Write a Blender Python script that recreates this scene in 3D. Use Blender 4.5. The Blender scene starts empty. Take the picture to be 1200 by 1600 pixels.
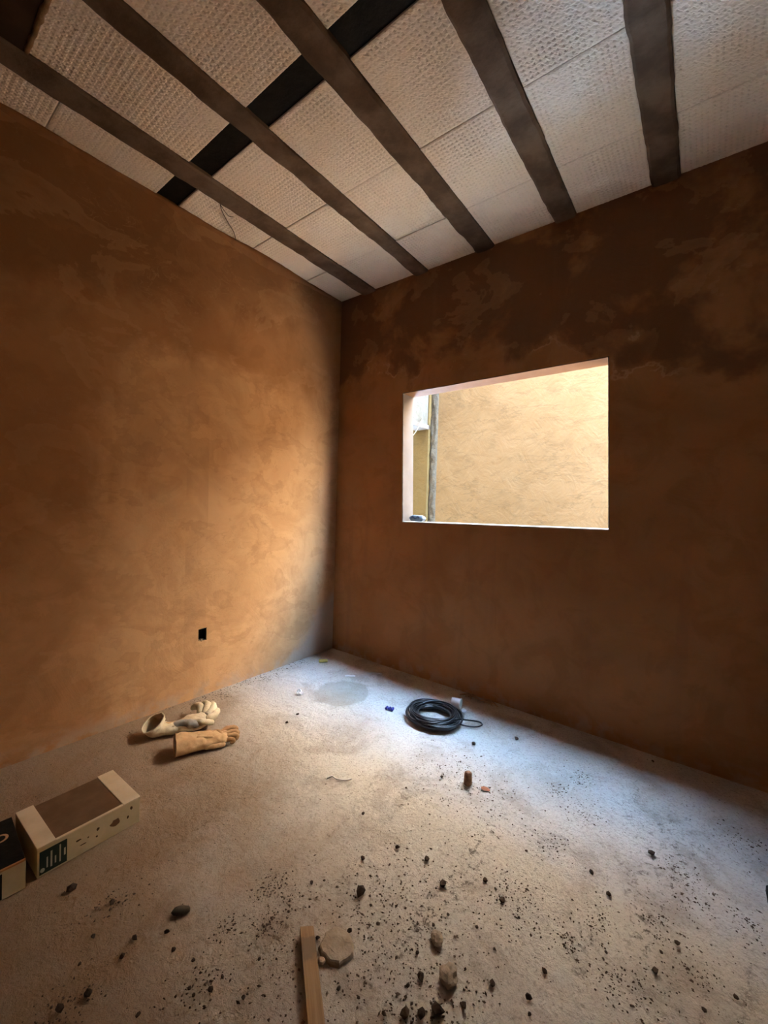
import bpy, bmesh, math, random
import numpy as np
from mathutils import Vector, Matrix, noise

random.seed(7)
rng = np.random.default_rng(7)
scene = bpy.context.scene
C = scene.collection

# ------------------------------------------------------------------ camera
F_PX, YAW, PITCH, ROLL = 646.72, 0.657731, -0.020644, 0.030053
CAM = Vector((2.5745, -2.6390, 1.3))
fw = Vector((-math.sin(YAW) * math.cos(PITCH), math.cos(YAW) * math.cos(PITCH), math.sin(PITCH)))
rt = Vector((math.cos(YAW), math.sin(YAW), 0.0))
up = rt.cross(fw)
rt2 = rt * math.cos(ROLL) + up * math.sin(ROLL)
up2 = up * math.cos(ROLL) - rt * math.sin(ROLL)
cam_data = bpy.data.cameras.new('camera')
cam_data.sensor_fit = 'VERTICAL'
cam_data.sensor_height = 24.0
cam_data.lens = F_PX / 1600.0 * 24.0
cam_data.clip_start = 0.02
cam = bpy.data.objects.new('camera', cam_data)
m = Matrix((rt2, up2, -fw)).transposed().to_4x4()
m.translation = CAM
cam.matrix_world = m
C.objects.link(cam)
scene.camera = cam

# ------------------------------------------------------------------ sky, sun, exposure
SKY_STRENGTH = 122.0
SUN_STRENGTH = 290.0
SUN_AZ, SUN_EL = math.radians(44.0), math.radians(38.0)   # azimuth: swing of the rays towards -x from +y
world = bpy.data.worlds.new('world')
scene.world = world
world.use_nodes = True
bg = world.node_tree.nodes['Background']
bg.inputs[0].default_value = (0.42, 0.66, 1.0, 1)
bg.inputs[1].default_value = SKY_STRENGTH
sun_d = bpy.data.lights.new('sun', 'SUN')
sun_d.energy = SUN_STRENGTH
sun_d.angle = math.radians(0.6)
sun_d.color = (1.0, 0.88, 0.72)
sun = bpy.data.objects.new('sun', sun_d)
ray_dir = Vector((-math.sin(SUN_AZ) * math.cos(SUN_EL), math.cos(SUN_AZ) * math.cos(SUN_EL), -math.sin(SUN_EL)))
sun.rotation_euler = ray_dir.to_track_quat('-Z', 'Y').to_euler()
sun.location = (6, -6, 8)
C.objects.link(sun)
vs = scene.view_settings
vs.view_transform = 'Standard'
vs.look = 'None'
vs.exposure = 0.0
vs.gamma = 1.0
vs.use_curve_mapping = False
scene.cycles.max_bounces = 8
scene.cycles.diffuse_bounces = 7
scene.cycles.sample_clamp_indirect = 0.0

# ------------------------------------------------------------------ node helpers
class Mat:
    def __init__(s, name, rough=0.9, spec=0.2):
        s.m = bpy.data.materials.new(name)
        s.m.use_nodes = True
        s.nt = s.m.node_tree
        s.b = s.nt.nodes['Principled BSDF']
        s.b.inputs['Roughness'].default_value = rough
        s.b.inputs['Specular IOR Level'].default_value = spec
        s.tc = s.nt.nodes.new('ShaderNodeTexCoord')
        s.P = s.tc.outputs['Object']
    def lk(s, a, b):
        if isinstance(a, (int, float)):
            b.default_value = a
        elif isinstance(a, tuple):
            b.default_value = a if len(a) == 4 or len(b.default_value) == 3 else (*a, 1)
        else:
            s.nt.links.new(a, b)
    def math(s, op, a, b=0.0, clamp=False):
        n = s.nt.nodes.new('ShaderNodeMath'); n.operation = op; n.use_clamp = clamp
        s.lk(a, n.inputs[0]); s.lk(b, n.inputs[1]); return n.outputs[0]
    def noise(s, scale, detail=4, rough=0.55, dist=0.0, vec=None):
        n = s.nt.nodes.new('ShaderNodeTexNoise')
        n.inputs['Scale'].default_value = scale; n.inputs['Detail'].default_value = detail
        n.inputs['Roughness'].default_value = rough; n.inputs['Distortion'].default_value = dist
        s.lk(vec or s.P, n.inputs['Vector']); return n.outputs[0]
    def voro(s, scale, vec=None, feature='F1'):
        n = s.nt.nodes.new('ShaderNodeTexVoronoi'); n.feature = feature
        n.inputs['Scale'].default_value = scale
        s.lk(vec or s.P, n.inputs['Vector']); return n.outputs['Distance']
    def mapv(s, scale=(1, 1, 1), loc=(0, 0, 0)):
        n = s.nt.nodes.new('ShaderNodeMapping')
        n.inputs['Scale'].default_value = scale; n.inputs['Location'].default_value = loc
        s.lk(s.P, n.inputs['Vector']); return n.outputs[0]
    def sep(s):
        n = s.nt.nodes.new('ShaderNodeSeparateXYZ'); s.lk(s.P, n.inputs[0]); return n.outputs
    def step(s, v, lo, hi):
        n = s.nt.nodes.new('ShaderNodeMapRange'); n.interpolation_type = 'SMOOTHSTEP'
        s.lk(v, n.inputs[0]); s.lk(lo, n.inputs[1]); s.lk(hi, n.inputs[2]); return n.outputs[0]
    def mix(s, f, a, b, mode='MIX'):
        n = s.nt.nodes.new('ShaderNodeMix'); n.data_type = 'RGBA'; n.blend_type = mode
        s.lk(f, n.inputs['Factor']); s.lk(a, n.inputs['A']); s.lk(b, n.inputs['B']) if False else None
        s.lk(a, n.inputs[6]); s.lk(b, n.inputs[7]); return n.outputs[2]
    def col(s, c): s.lk(c, s.b.inputs['Base Color']); return s
    def bump(s, h, strength=0.4, dist=0.01):
        n = s.nt.nodes.new('ShaderNodeBump'); n.inputs['Strength'].default_value = strength
        n.inputs['Distance'].default_value = dist; s.lk(h, n.inputs['Height'])
        s.nt.links.new(n.outputs[0], s.b.inputs['Normal']); return s

def simple(name, c1, c2, scale=8, rough=0.85, bscale=40, bstr=0.3, bdist=0.002, spec=0.2):
    M = Mat(name, rough, spec)
    M.col(M.mix(M.step(M.noise(scale, 5), .35, .68), c1, c2))
    M.bump(M.noise(bscale, 4), bstr, bdist)
    return M.m

# room walls: raw earth-brown render
def wall_material(name, which):
    M = Mat(name, 0.93, 0.1)
    x, y, z = M.sep()
    big = M.noise(1.3, 5, .55, .6)
    mid = M.noise(4.5, 6, .6, 1.0)
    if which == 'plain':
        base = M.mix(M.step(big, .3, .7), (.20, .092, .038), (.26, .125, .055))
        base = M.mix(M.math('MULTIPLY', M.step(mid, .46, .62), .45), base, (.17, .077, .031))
    else:
        base = M.mix(M.step(big, .3, .7), (.33, .160, .066), (.42, .215, .096))
        base = M.mix(M.math('MULTIPLY', M.step(mid, .46, .62), .40), base, (.275, .13, .053))
    if which == 'left':
        # dried, paler render on the lower part towards the window wall, with a ragged edge
        d = M.math('ADD', y, M.math('MULTIPLY', M.math('SUBTRACT', M.noise(2.2, 6, .62, .8), .5), .75))
        e = M.math('ADD', z, M.math('MULTIPLY', M.math('SUBTRACT', M.noise(2.6, 6, .62, .8, M.mapv(loc=(3, 5, 1))), .5), .7))
        dry = M.math('MULTIPLY', M.step(d, -1.90, -1.62), M.step(e, 2.30, 2.02))
        dry = M.math('MULTIPLY', dry, M.math('ADD', .62, M.math('MULTIPLY', M.step(M.noise(3.1, 6, .6, 1.1, M.mapv(loc=(0, 2, 7))), .38, .6), .38)))
        base = M.mix(M.math('MULTIPLY', dry, .80), base, (.60, .355, .18))
        # filled chase above the socket
        ch = M.math('MULTIPLY', M.step(y, -1.345, -1.335), M.step(y, -1.19, -1.20))
        ch = M.math('MULTIPLY', M.math('MULTIPLY', ch, M.step(z, 2.2, 1.7)), M.step(M.noise(2.5, 4, .6, .3, M.mapv(loc=(0, 3, 3))), .36, .56))
        base = M.mix(M.math('MULTIPLY', ch, .55), base, (.40, .22, .11))
        dt = M.math('ADD', M.math('SUBTRACT', z, M.math('MULTIPLY', M.math('ADD', y, 1.2), .35)), M.math('MULTIPLY', M.math('SUBTRACT', M.noise(1.5, 6, .6, .4, M.mapv(loc=(2, 1, 1))), .5), 1.0))  # damp band under the ceiling, with upper left light falloff painted in
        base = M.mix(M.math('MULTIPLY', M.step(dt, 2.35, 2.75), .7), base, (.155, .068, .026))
        # thin skims of plaster with crisp torn edges
        for (lo, sc, st, cc) in (((1, 4, 2), 2.0, .15, (.60, .36, .185)), ((6, 1, 8), 2.9, .26, (.30, .15, .066)), ((3, 8, 5), 4.6, .16, (.33, .17, .075))):
            pn = M.noise(sc, 7, .58, .35, M.mapv((1, 1, 1.5), lo))
            base = M.mix(M.math('MULTIPLY', M.math('MULTIPLY', M.step(pn, .545, .558), M.step(pn, .70, .56)), st), base, cc)
        # fine trowel swirls
        sw = M.noise(5, 3, .5, 2.5, M.mapv((1, 1, 1.6), (2, 0, 0)))
        ln = M.math('ABSOLUTE', M.math('SUBTRACT', sw, .5))
        base = M.mix(M.math('MULTIPLY', M.step(ln, .018, .0), M.math('MULTIPLY', M.step(M.noise(1.7, 2), .5, .6), .45)), base, (.36, .20, .10))
    elif which == 'window':
        e = M.math('ADD', M.math('ADD', z, M.math('MULTIPLY', M.math('SUBTRACT', M.noise(1.7, 6, .58, .25), .5), 1.3)), M.math('MULTIPLY', M.step(x, 1.5, 3.0), .35))  # reaches lower to the right, light falloff painted in with the damp
        damp_falloff = M.math('MULTIPLY', M.step(e, 2.30, 2.42), M.step(M.noise(1.8, 5, .6, .3, M.mapv(loc=(1.5, 0, 4))), .36, .48))
        base = M.mix(M.math('MULTIPLY', damp_falloff, .8), base, (.155, .075, .040))
        rim = M.math('MULTIPLY', M.step(M.math('ABSOLUTE', M.math('SUBTRACT', e, 2.33)), .022, .0), M.math('MULTIPLY', M.step(M.noise(2.4, 4), .5, .62), .5))
        base = M.mix(rim, base, (.60, .38, .22))
        pn = M.noise(2.3, 7, .58, .3, M.mapv((1, 1, 1.3), (5, 0, 2)))
        sk_ = M.math('MULTIPLY', M.math('MULTIPLY', M.step(pn, .545, .556), M.step(pn, .72, .56)), M.step(z, 2.05, 2.35))
        base = M.mix(M.math('MULTIPLY', sk_, .22), base, (.52, .31, .165))
        run = M.noise(9, 3, .5, .3, M.mapv((1, 1, .06)))
        base = M.mix(M.math('MULTIPLY', M.step(run, .55, .75), .35), base, (.27, .14, .075))
    # cement splash and dirt along the foot of the wall
    ft = M.math('MULTIPLY', M.step(M.math('ADD', z, M.math('MULTIPLY', M.noise(5, 4), .16)), .19, .09), M.step(M.noise(11, 4), .42, .6))
    base = M.mix(M.math('MULTIPLY', ft, .5), base, (.40, .33, .27))
    if which == 'left':
        g = M.math('SUBTRACT', M.math('ADD', z, M.math('MULTIPLY', M.math('SUBTRACT', M.noise(3.5, 5, .6, .5), .5), .5)), M.math('MULTIPLY', M.math('ADD', y, .55), .9))  # greyer towards the corner, cool skylight painted into the colour
        base = M.mix(M.math('MULTIPLY', M.step(g, .12, -.12), .7), base, (.42, .37, .32))
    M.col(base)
    h = M.math('ADD', M.math('MULTIPLY', M.noise(3.2, 6, .6, .8), 1.0), M.math('MULTIPLY', M.noise(160, 3, .6), .05))
    M.bump(h, .42, .022)
    return M.m

mat_wall_left = wall_material('earth_render_left', 'left')
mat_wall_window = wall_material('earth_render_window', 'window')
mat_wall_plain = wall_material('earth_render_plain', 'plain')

def floor_material():
    M = Mat('dusty_concrete', 0.92, 0.15)
    x, y, z = M.sep()
    base = M.mix(M.step(M.noise(1.1, 5, .55, .5), .32, .68), (.48, .445, .405), (.60, .57, .53))
    base = M.mix(M.math('MULTIPLY', M.step(M.noise(3.7, 6, .65, .8), .47, .66), .6), base, (.33, .28, .235))
    # gritty salt and pepper
    base = M.mix(M.math('MULTIPLY', M.step(M.noise(95, 4, .7), .50, .68), .55), base, (.22, .18, .15))
    base = M.mix(M.math('MULTIPLY', M.step(M.noise(70, 3, .7, 0, M.mapv(loc=(7, 3, 0))), .58, .72), .5), base, (.70, .66, .61))
    # soil trodden into bands that run across the floor
    rot = M.nt.nodes.new('ShaderNodeMapping')
    rot.inputs['Rotation'].default_value = (0, 0, math.radians(-12)); rot.inputs['Scale'].default_value = (4.2, 1.0, 1)
    M.lk(M.P, rot.inputs['Vector'])
    band = M.step(M.noise(1.5, 5, .6, .7, rot.outputs[0]), .50, .64)
    speck = M.step(M.noise(38, 5, .72, .6), .52, .62)
    front = M.step(M.math('SUBTRACT', M.math('MULTIPLY', x, .8), y), 1.6, 2.9)
    soil = M.math('MULTIPLY', M.math('MULTIPLY', band, speck), front)
    base = M.mix(M.math('MULTIPLY', soil, .85), base, (.085, .066, .055))
    # pinkish render dust
    base = M.mix(M.math('MULTIPLY', M.step(M.noise(2.3, 5, .6, .6, M.mapv(loc=(4, 9, 0))), .55, .72), .14), base, (.46, .27, .18))
    # browner, with a ragged edge, in the near part and along the left wall
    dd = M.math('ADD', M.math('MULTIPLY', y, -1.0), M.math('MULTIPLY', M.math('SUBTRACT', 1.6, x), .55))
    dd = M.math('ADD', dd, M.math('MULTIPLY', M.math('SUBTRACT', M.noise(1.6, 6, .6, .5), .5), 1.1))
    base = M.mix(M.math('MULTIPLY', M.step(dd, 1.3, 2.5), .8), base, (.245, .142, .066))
    # damp disc near the corner
    dx = M.math('SUBTRACT', x, .66); dy = M.math('SUBTRACT', y, -.57)
    r = M.math('SQRT', M.math('ADD', M.math('MULTIPLY', dx, dx), M.math('MULTIPLY', dy, dy)))
    r = M.math('ADD', r, M.math('MULTIPLY', M.math('SUBTRACT', M.noise(6, 4), .5), .10))
    base = M.mix(M.math('MULTIPLY', M.step(r, .20, .165), .6), base, (.27, .235, .185))
    M.col(base)
    h = M.math('ADD', M.noise(26, 6, .7, .3), M.math('MULTIPLY', M.noise(170, 4, .7), .3))
    M.bump(h, .85, .011)
    return M.m
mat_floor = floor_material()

def foam_material():
    M = Mat('foam_block', 0.75, 0.2)
    b = M.mix(M.step(M.noise(2.0, 4, .6), .3, .7), (.72, .625, .515), (.80, .705, .595))
    b = M.mix(M.math('MULTIPLY', M.step(M.noise(9, 5, .6), .6, .75), .25), b, (.55, .45, .35))
    M.col(b); M.bump(M.noise(220, 2), .2, .002); return M.m
mat_foam = foam_material()
mat_joist = simple('joist_concrete', (.085, .052, .032), (.155, .105, .070), 7, .95, 30, .6, .006)
mat_black = simple('black_sheet', (.004, .0035, .003), (.009, .0075, .0065), 20, .7, 60, .5, .004)
mat_board_dark = simple('dark_board', (.035, .018, .010), (.055, .03, .016), 9, .9)
mat_rough_edge = simple('brown_crust', (.20, .12, .055), (.30, .19, .10), 20, .95, 60, .8, .006)
mat_slab = simple('slab_concrete', (.08, .07, .06), (.12, .10, .09), 4)

def outer_material(name, c1, c2, c3):
    M = Mat(name, 0.9, 0.1)
    b = M.mix(M.step(M.noise(1.6, 6, .6, .9), .3, .7), c1, c2)
    b = M.mix(M.math('MULTIPLY', M.step(M.noise(4.0, 6, .62, .25), .5, .66), .5), b, c3)
    sw = M.noise(1.5, 6, .6, .2, M.mapv((.8, 1, 3.2), (0, 0, .3)))
    ln = M.step(M.math('ABSOLUTE', M.math('SUBTRACT', sw, .5)), .014, .0)
    b = M.mix(M.math('MULTIPLY', ln, .32), b, tuple(v * .55 for v in c3))
    M.col(b); M.bump(M.noise(5, 7, .65, .7), .5, .02); return M.m
mat_outer = outer_material('sunlit_render', (.094, .0555, .0235), (.106, .064, .029), (.078, .045, .0185))
mat_outer_white = outer_material('pale_render', (.072, .060, .044), (.082, .070, .052), (.060, .046, .030))
mat_outer_ochre = outer_material('ochre_render', (.060, .036, .0115), (.068, .042, .014), (.046, .027, .008))
mat_upper_bounce = simple('upper_bounce_paint', (.68, .56, .42), (.74, .62, .47), 3)
mat_low_bounce = simple('low_bounce_render', (.15, .106, .060), (.19, .136, .080), 3)
mat_ground = simple('sandy_ground', (.36, .28, .19), (.44, .35, .25), 5)
mat_house_out = simple('house_render', (.42, .31, .20), (.50, .38, .26), 3)
mat_reveal = simple('reveal_plaster', (.078, .058, .043), (.090, .068, .052), 6)
mat_head = simple('head_plaster', (.145, .069, .031), (.165, .081, .038), 6)  # orange tint stands in for light bounced up from the ground
mat_sill = simple('sill_cement', (.42, .38, .33), (.50, .46, .40), 12)
mat_strip = simple('cement_fillet', (.034, .026, .017), (.054, .041, .026), 25, .95, 50, .8, .008)

# ------------------------------------------------------------------ object helpers
def link(o, parent=None):
    C.objects.link(o)
    if parent is not None: o.parent = parent
    return o
def tag(o, label, cat, group=None, kind=None):
    o['label'] = label; o['category'] = cat
    if group: o['group'] = group
    if kind: o['kind'] = kind
    return o
def empty(name, loc=(0, 0, 0), rz=0.0):
    o = bpy.data.objects.new(name, None); o.location = loc; o.rotation_euler = (0, 0, rz)
    o.empty_display_size = .1
    return link(o)
def me(name, verts, faces, mats, smooth=False, fmat=None):
    d = bpy.data.meshes.new(name)
    d.from_pydata([tuple(v) for v in verts], [], [tuple(f) for f in faces])
    for mm in (mats if isinstance(mats, (list, tuple)) else [mats]): d.materials.append(mm)
    if fmat: d.polygons.foreach_set('material_index', fmat)
    if smooth: d.polygons.foreach_set('use_smooth', [True] * len(d.polygons))
    d.update(); return d
def obj(name, data, parent=None, loc=None, rz=None):
    o = bpy.data.objects.new(name, data)
    if loc is not None: o.location = loc
    if rz is not None: o.rotation_euler = (0, 0, rz)
    return link(o, parent)
BOXF = [(0, 3, 2, 1), (4, 5, 6, 7), (0, 1, 5, 4), (1, 2, 6, 5), (2, 3, 7, 6), (3, 0, 4, 7)]
def boxv(x0, x1, y0, y1, z0, z1):
    return [(x0, y0, z0), (x1, y0, z0), (x1, y1, z0), (x0, y1, z0), (x0, y0, z1), (x1, y0, z1), (x1, y1, z1), (x0, y1, z1)]
def box(name, x0, x1, y0, y1, z0, z1, mat, parent=None, bevel=0.0):
    d = me(name, boxv(x0, x1, y0, y1, z0, z1), BOXF, mat)
    o = obj(name, d, parent)
    if bevel:
        bm = bmesh.new(); bm.from_mesh(d)
        bmesh.ops.bevel(bm, geom=bm.edges[:], offset=bevel, segments=2, affect='EDGES', profile=.6)
        bm.to_mesh(d); bm.free()
    return o
def struct(o):
    o['kind'] = 'structure'; return o
def nz(p, s=1.0, o=0): return noise.noise(Vector((p[0] * s + o, p[1] * s + o * 1.7, p[2] * s - o)))
def tube(pts, rad, seg=8, caps=True):
    """verts, faces of a round tube along pts"""
    pts = [Vector(p) for p in pts]; n = len(pts)
    if not isinstance(rad, (list, tuple)): rad = [rad] * n
    V, Fc = [], []
    t0 = (pts[1] - pts[0]).normalized()
    u = t0.orthogonal().normalized()
    for i, p in enumerate(pts):
        t = (pts[min(i + 1, n - 1)] - pts[max(i - 1, 0)]).normalized()
        u = (u - t * u.dot(t)).normalized(); w = t.cross(u)
        for k in range(seg):
            a = 2 * math.pi * k / seg
            V.append(p + (u * math.cos(a) + w * math.sin(a)) * rad[i])
    for i in range(n - 1):
        for k in range(seg):
            Fc.append((i * seg + k, i * seg + (k + 1) % seg, (i + 1) * seg + (k + 1) % seg, (i + 1) * seg + k))
    if caps:
        Fc.append(tuple(range(seg))[::-1]); Fc.append(tuple((n - 1) * seg + k for k in range(seg)))
    return V, Fc
def merge(*parts):
    V, Fc = [], []
    for v, f in parts:
        o = len(V); V += list(v); Fc += [tuple(i + o for i in q) for q in f]
    return V, Fc
def spline(ctrl, n=12, closed=False):
    P = [Vector(p) for p in ctrl]; out = []; k = len(P)
    for i in range(k if closed else k - 1):
        if closed: a, b, c, d = P[(i - 1) % k], P[i], P[(i + 1) % k], P[(i + 2) % k]
        else: a, b, c, d = P[max(i - 1, 0)], P[i], P[i + 1], P[min(i + 2, k - 1)]
        for j in range(n):
            t = j / n
            out.append(.5 * ((2 * b) + (c - a) * t + (2 * a - 5 * b + 4 * c - d) * t * t + (3 * b - a - 3 * c + d) * t ** 3))
    if not closed: out.append(P[-1])
    return out
def holed_slab(outer, hole, t0, t1, axis):
    """slab with a four-sided hole; outer/hole are (u, z) loops; axis 'x' -> plane x=t, u is y ; axis 'y' -> plane y=t, u is x"""
    V, Fc = [], []
    for t in (t0, t1):
        for (u, z) in list(outer) + list(hole):
            V.append((t, u, z) if axis == 'x' else (u, t, z))
    for i in range(4):
        j = (i + 1) % 4
        Fc.append((i, j, 4 + j, 4 + i)); Fc.append((8 + i, 12 + i, 12 + j, 8 + j))
        Fc.append((i, 8 + i, 8 + j, j)); Fc.append((4 + i, 4 + j, 12 + j, 12 + i))
    return V, Fc
def fix_normals(d):
    bm = bmesh.new(); bm.from_mesh(d); bmesh.ops.recalc_face_normals(bm, faces=bm.faces[:]); bm.to_mesh(d); bm.free()

# ------------------------------------------------------------------ the room
HC = 3.0485            # underside of the foam blocks
XR, YB = 3.25, -3.30   # right wall and back wall
WT = 0.14              # window wall thickness

# floor with a shallow uneven surface
gx, gy = 190, 190
fx0, fx1, fy0, fy1 = -.15, XR + .15, YB - .15, .14
V, Fc = [], []
for j in range(gy + 1):
    for i in range(gx + 1):
        x = fx0 + (fx1 - fx0) * i / gx; y = fy0 + (fy1 - fy0) * j / gy
        z = .0035 * nz((x, y, 0), 2.1, 3) + .0022 * nz((x, y, 0), 7, 9) + .0012 * nz((x, y, 0), 22, 5) - .003
        V.append((x, y, z))
for j in range(gy):
    for i in range(gx):
        a = j * (gx + 1) + i; Fc.append((a, a + 1, a + gx + 2, a + gx + 1))
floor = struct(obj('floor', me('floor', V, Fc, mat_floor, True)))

# left wall with the cut-out of the electrical box
sk = [(-1.244, .367), (-1.187, .360), (-1.187, .446), (-1.244, .443)]
d = me('wall_left', *holed_slab([(YB - .15, -.05), (.14, -.05), (.14, 3.35), (YB - .15, 3.35)], sk, 0.0, -.15, 'x'), mat_wall_left)
fix_normals(d)
wall_left = struct(obj('wall_left', d))
# window wall
WIN = [(.715, 1.158), (2.154, 1.185), (2.117, 2.176), (.683, 2.165)]
d = me('wall_window', *holed_slab([(-.0, -.05), (XR + .15, -.05), (XR + .15, 4.9), (-.0, 4.9)], WIN, 0.0, WT, 'y'), [mat_wall_window, mat_house_out])  # unseen upper part raised to shade the lower boundary wall
fix_normals(d)
for p in d.polygons:
    if p.center.y > WT - .001 and abs(p.normal.y) > .9: p.material_index = 1
wall_win = struct(obj('wall_window', d))
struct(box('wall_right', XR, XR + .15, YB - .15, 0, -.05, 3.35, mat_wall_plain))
# back wall with a closed door behind the camera
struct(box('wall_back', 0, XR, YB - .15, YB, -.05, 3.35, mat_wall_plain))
door = struct(box('door_1', 2.2, 3.02, YB, YB + .035, .004, 2.10, simple('door_wood', (.16, .09, .05), (.22, .13, .075), 6), None, .003))
Vd, Fd = tube([(2.28, YB + .033, 1.02), (2.28, YB + .085, 1.02), (2.30, YB + .09, 1.02), (2.40, YB + .09, 1.02)], .009, 8)
obj('door_handle', me('door_handle', Vd, Fd, simple('handle_metal', (.3, .3, .3), (.4, .4, .4), 10, .4), True), door)

# window opening: plastered lining
win = struct(empty('window_1', (1.42, .07, 1.17)))
win_off = Vector((1.42, .07, 1.17))
def lining(name, a, b, inward, mat, th=.006, y0=.0025, y1=WT + .004):
    a, b, n = Vector((a[0], 0, a[1])), Vector((b[0], 0, b[1])), Vector((inward[0], 0, inward[1]))
    N = 28; V, Fc = [], []
    for i in range(N + 1):
        p = a.lerp(b, i / N)
        j = .0015 * nz(p, 9, 2) + .001 * nz(p, 31, 4)
        for (yy, off) in ((y0 + j, -.012), (y1, -.012), (y1, th), (y0 + j, th + j * .6)):
            q = p + n * off; V.append(q + Vector((0, yy, 0)) - win_off)
    for i in range(N):
        for k in range(4):
            Fc.append((4 * i + k, 4 * i + (k + 1) % 4, 4 * i + 4 + (k + 1) % 4, 4 * i + 4 + k))
    Fc += [(0, 1, 2, 3), (4 * N + 3, 4 * N + 2, 4 * N + 1, 4 * N)]
    d = me(name, V, Fc, mat); fix_normals(d)
    return obj(name, d, win)
lining('sill', WIN[0], WIN[1], (0, 1), mat_sill)
lining('right_jamb', WIN[1], WIN[2], (-1, 0), mat_reveal)
lining('head', WIN[2], WIN[3], (0, -1), mat_head)
lining('left_jamb', WIN[3], WIN[0], (1, 0), mat_reveal)

# ------------------------------------------------------------------ ceiling: slab, joists and foam blocks
ceiling = struct(box('ceiling', -.15, XR + .15, YB - .15, -.001, 3.15, 3.35, mat_slab))
JOISTS = [(.242, .381), (.768, .884), (1.271, 1.402), (1.790, 1.913), (2.290, 2.416), (2.80, 2.925)]
def joist_mesh(x0, x1, seed):
    N = 150; V, Fc = [], []
    for i in range(N + 1):
        y = YB + (-.0 - YB) * i / N
        l = x0 + .008 * nz((y, seed, 0), 5) + .005 * nz((y, seed, 3), 19) - .010 * max(0, nz((y, seed, 8), 4) - .30)
        r = x1 + .008 * nz((y, seed, 5), 5) + .005 * nz((y, seed, 7), 19) + .014 * max(0, nz((y, seed, 2), 4) - .30)
        zb = HC - .012 + .003 * nz((y, seed, 1), 6)
        for (xx, zz) in ((l, 3.152), (l, zb + .007), (l + .012, zb), (.5 * (l + r), zb - .002 + .003 * nz((y, seed, 4), 9)), (r - .012, zb), (r, zb + .007), (r, 3.152)):
            V.append((xx, y, zz))
    for i in range(N):
        for k in range(6):
            Fc.append((7 * i + k, 7 * i + 7 + k, 7 * i + 8 + k, 7 * i + k + 1))
        Fc.append((7 * i + 6, 7 * i + 13, 7 * i + 7, 7 * i))
    Fc += [tuple(range(7)), tuple(7 * N + k for k in range(6, -1, -1))]
    d = me('joist', V, Fc, mat_joist, False); fix_normals(d); return d
for i, (a, b) in enumerate(JOISTS): obj('joist', joist_mesh(a, b, i * 3.7), ceiling)

def foam_mesh(w, l, seed):
    st = .0055; nx, ny = max(4, round(w / st)), max(4, round(l / st))
    X, Y = np.meshgrid(np.linspace(0, w, nx + 1), np.linspace(0, l, ny + 1))
    p = .022
    mask = np.zeros_like(X)
    for j in range(0, ny + 1, 4):       # coarse mask for how deep the waffle is pressed
        for i in range(0, nx + 1, 4):
            mask[j:j + 4, i:i + 4] = nz((X[j, i], Y[j, i], seed), 5)
    mask = np.clip(.72 + .8 * mask, .25, 1)
    cell = (np.clip(np.cos(2 * np.pi * X / p) * 1.3, -.5, 1) + .5) / 1.5 * (np.clip(np.cos(2 * np.pi * Y / p) * 1.3, -.5, 1) + .5) / 1.5
    edge = np.clip(np.minimum.reduce([X, w - X, Y, l - Y]) / .012, 0, 1)
    Z = .0065 * cell * mask * edge + (1 - np.clip(np.minimum.reduce([X, w - X, Y, l - Y]) / .006, 0, 1)) * .003
    Z = Z + .0008 * rng.standard_normal(X.shape)
    n = (nx + 1) * (ny + 1)
    V = np.stack([X.ravel() - w / 2, Y.ravel() - l / 2, Z.ravel()], 1).tolist()
    idx = np.arange(n).reshape(ny + 1, nx + 1)
    q = np.stack([idx[:-1, :-1], idx[1:, :-1], idx[1:, 1:], idx[:-1, 1:]], -1).reshape(-1, 4).tolist()
    # sides and top
    k = len(V); V += [(-w / 2, -l / 2, .095), (w / 2, -l / 2, .095), (w / 2, l / 2, .095), (-w / 2, l / 2, .095)]
    V += [(-w / 2, -l / 2, .003), (w / 2, -l / 2, .003), (w / 2, l / 2, .003), (-w / 2, l / 2, .003)]
    q += [(k, k + 1, k + 2, k + 3)] + [(k + 4 + a, k + 4 + (a + 1) % 4, k + (a + 1) % 4, k + a) for a in range(4)]
    return me('foam_block', V, q, mat_foam, False)
cols = [(0.0, .242), (.381, .768), (.884, 1.271), (1.402, 1.790), (1.913, 2.290), (2.416, 2.80), (2.925, XR)]
rows = [(-.415, 0.0), (-.92, -.415), (-1.432, -.92), (-2.065, -1.553), (-2.57, -2.065), (-3.08, -2.57), (YB, -3.08)]
foam_cache = {}
for ci, (x0, x1) in enumerate(cols):
    for ri, (y0, y1) in enumerate(rows):
        if ci == 1 and ri == 3: y0 = -2.21
        if ci == 1 and ri == 4:
            b = box('dark_board', x0, x1, -2.62, -2.212, HC - .006, HC + .07, mat_board_dark, ceiling)
            Vc, Fcc = tube([(x0 + .002 + (x1 - x0 - .004) * i / 14, -2.212 + .006 * nz((i, 1, 1), .9), HC - .003) for i in range(15)], [.010 + .006 * nz((i, 4, 2), .8) for i in range(15)], 7)
            obj('crust', me('crust', Vc, Fcc, mat_rough_edge, True), b)
            continue
        if ci == 1 and ri == 5: y1 = -2.62
        g0 = .003 if ri not in (0,) else .002
        gap = .0060 if (ci == 0 and ri in (0, 1)) else random.uniform(.0022, .0038)
        dz = random.uniform(-.002, .0025)
        w, l = x1 - x0 - .003, y1 - y0 - 2 * gap
        key = (round(w, 2), round(l, 2), (ci + ri) % 2 if ci < 6 else 0)
        if key not in foam_cache: foam_cache[key] = foam_mesh(w, l, len(foam_cache) * 2.3)
        o = obj('foam_block', foam_cache[key], ceiling, ((x0 + x1) / 2, (y0 + y1) / 2, HC + dz))
        if (ci * 7 + ri) % 3 == 1: o.rotation_euler = (0, 0, math.pi)
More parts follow.
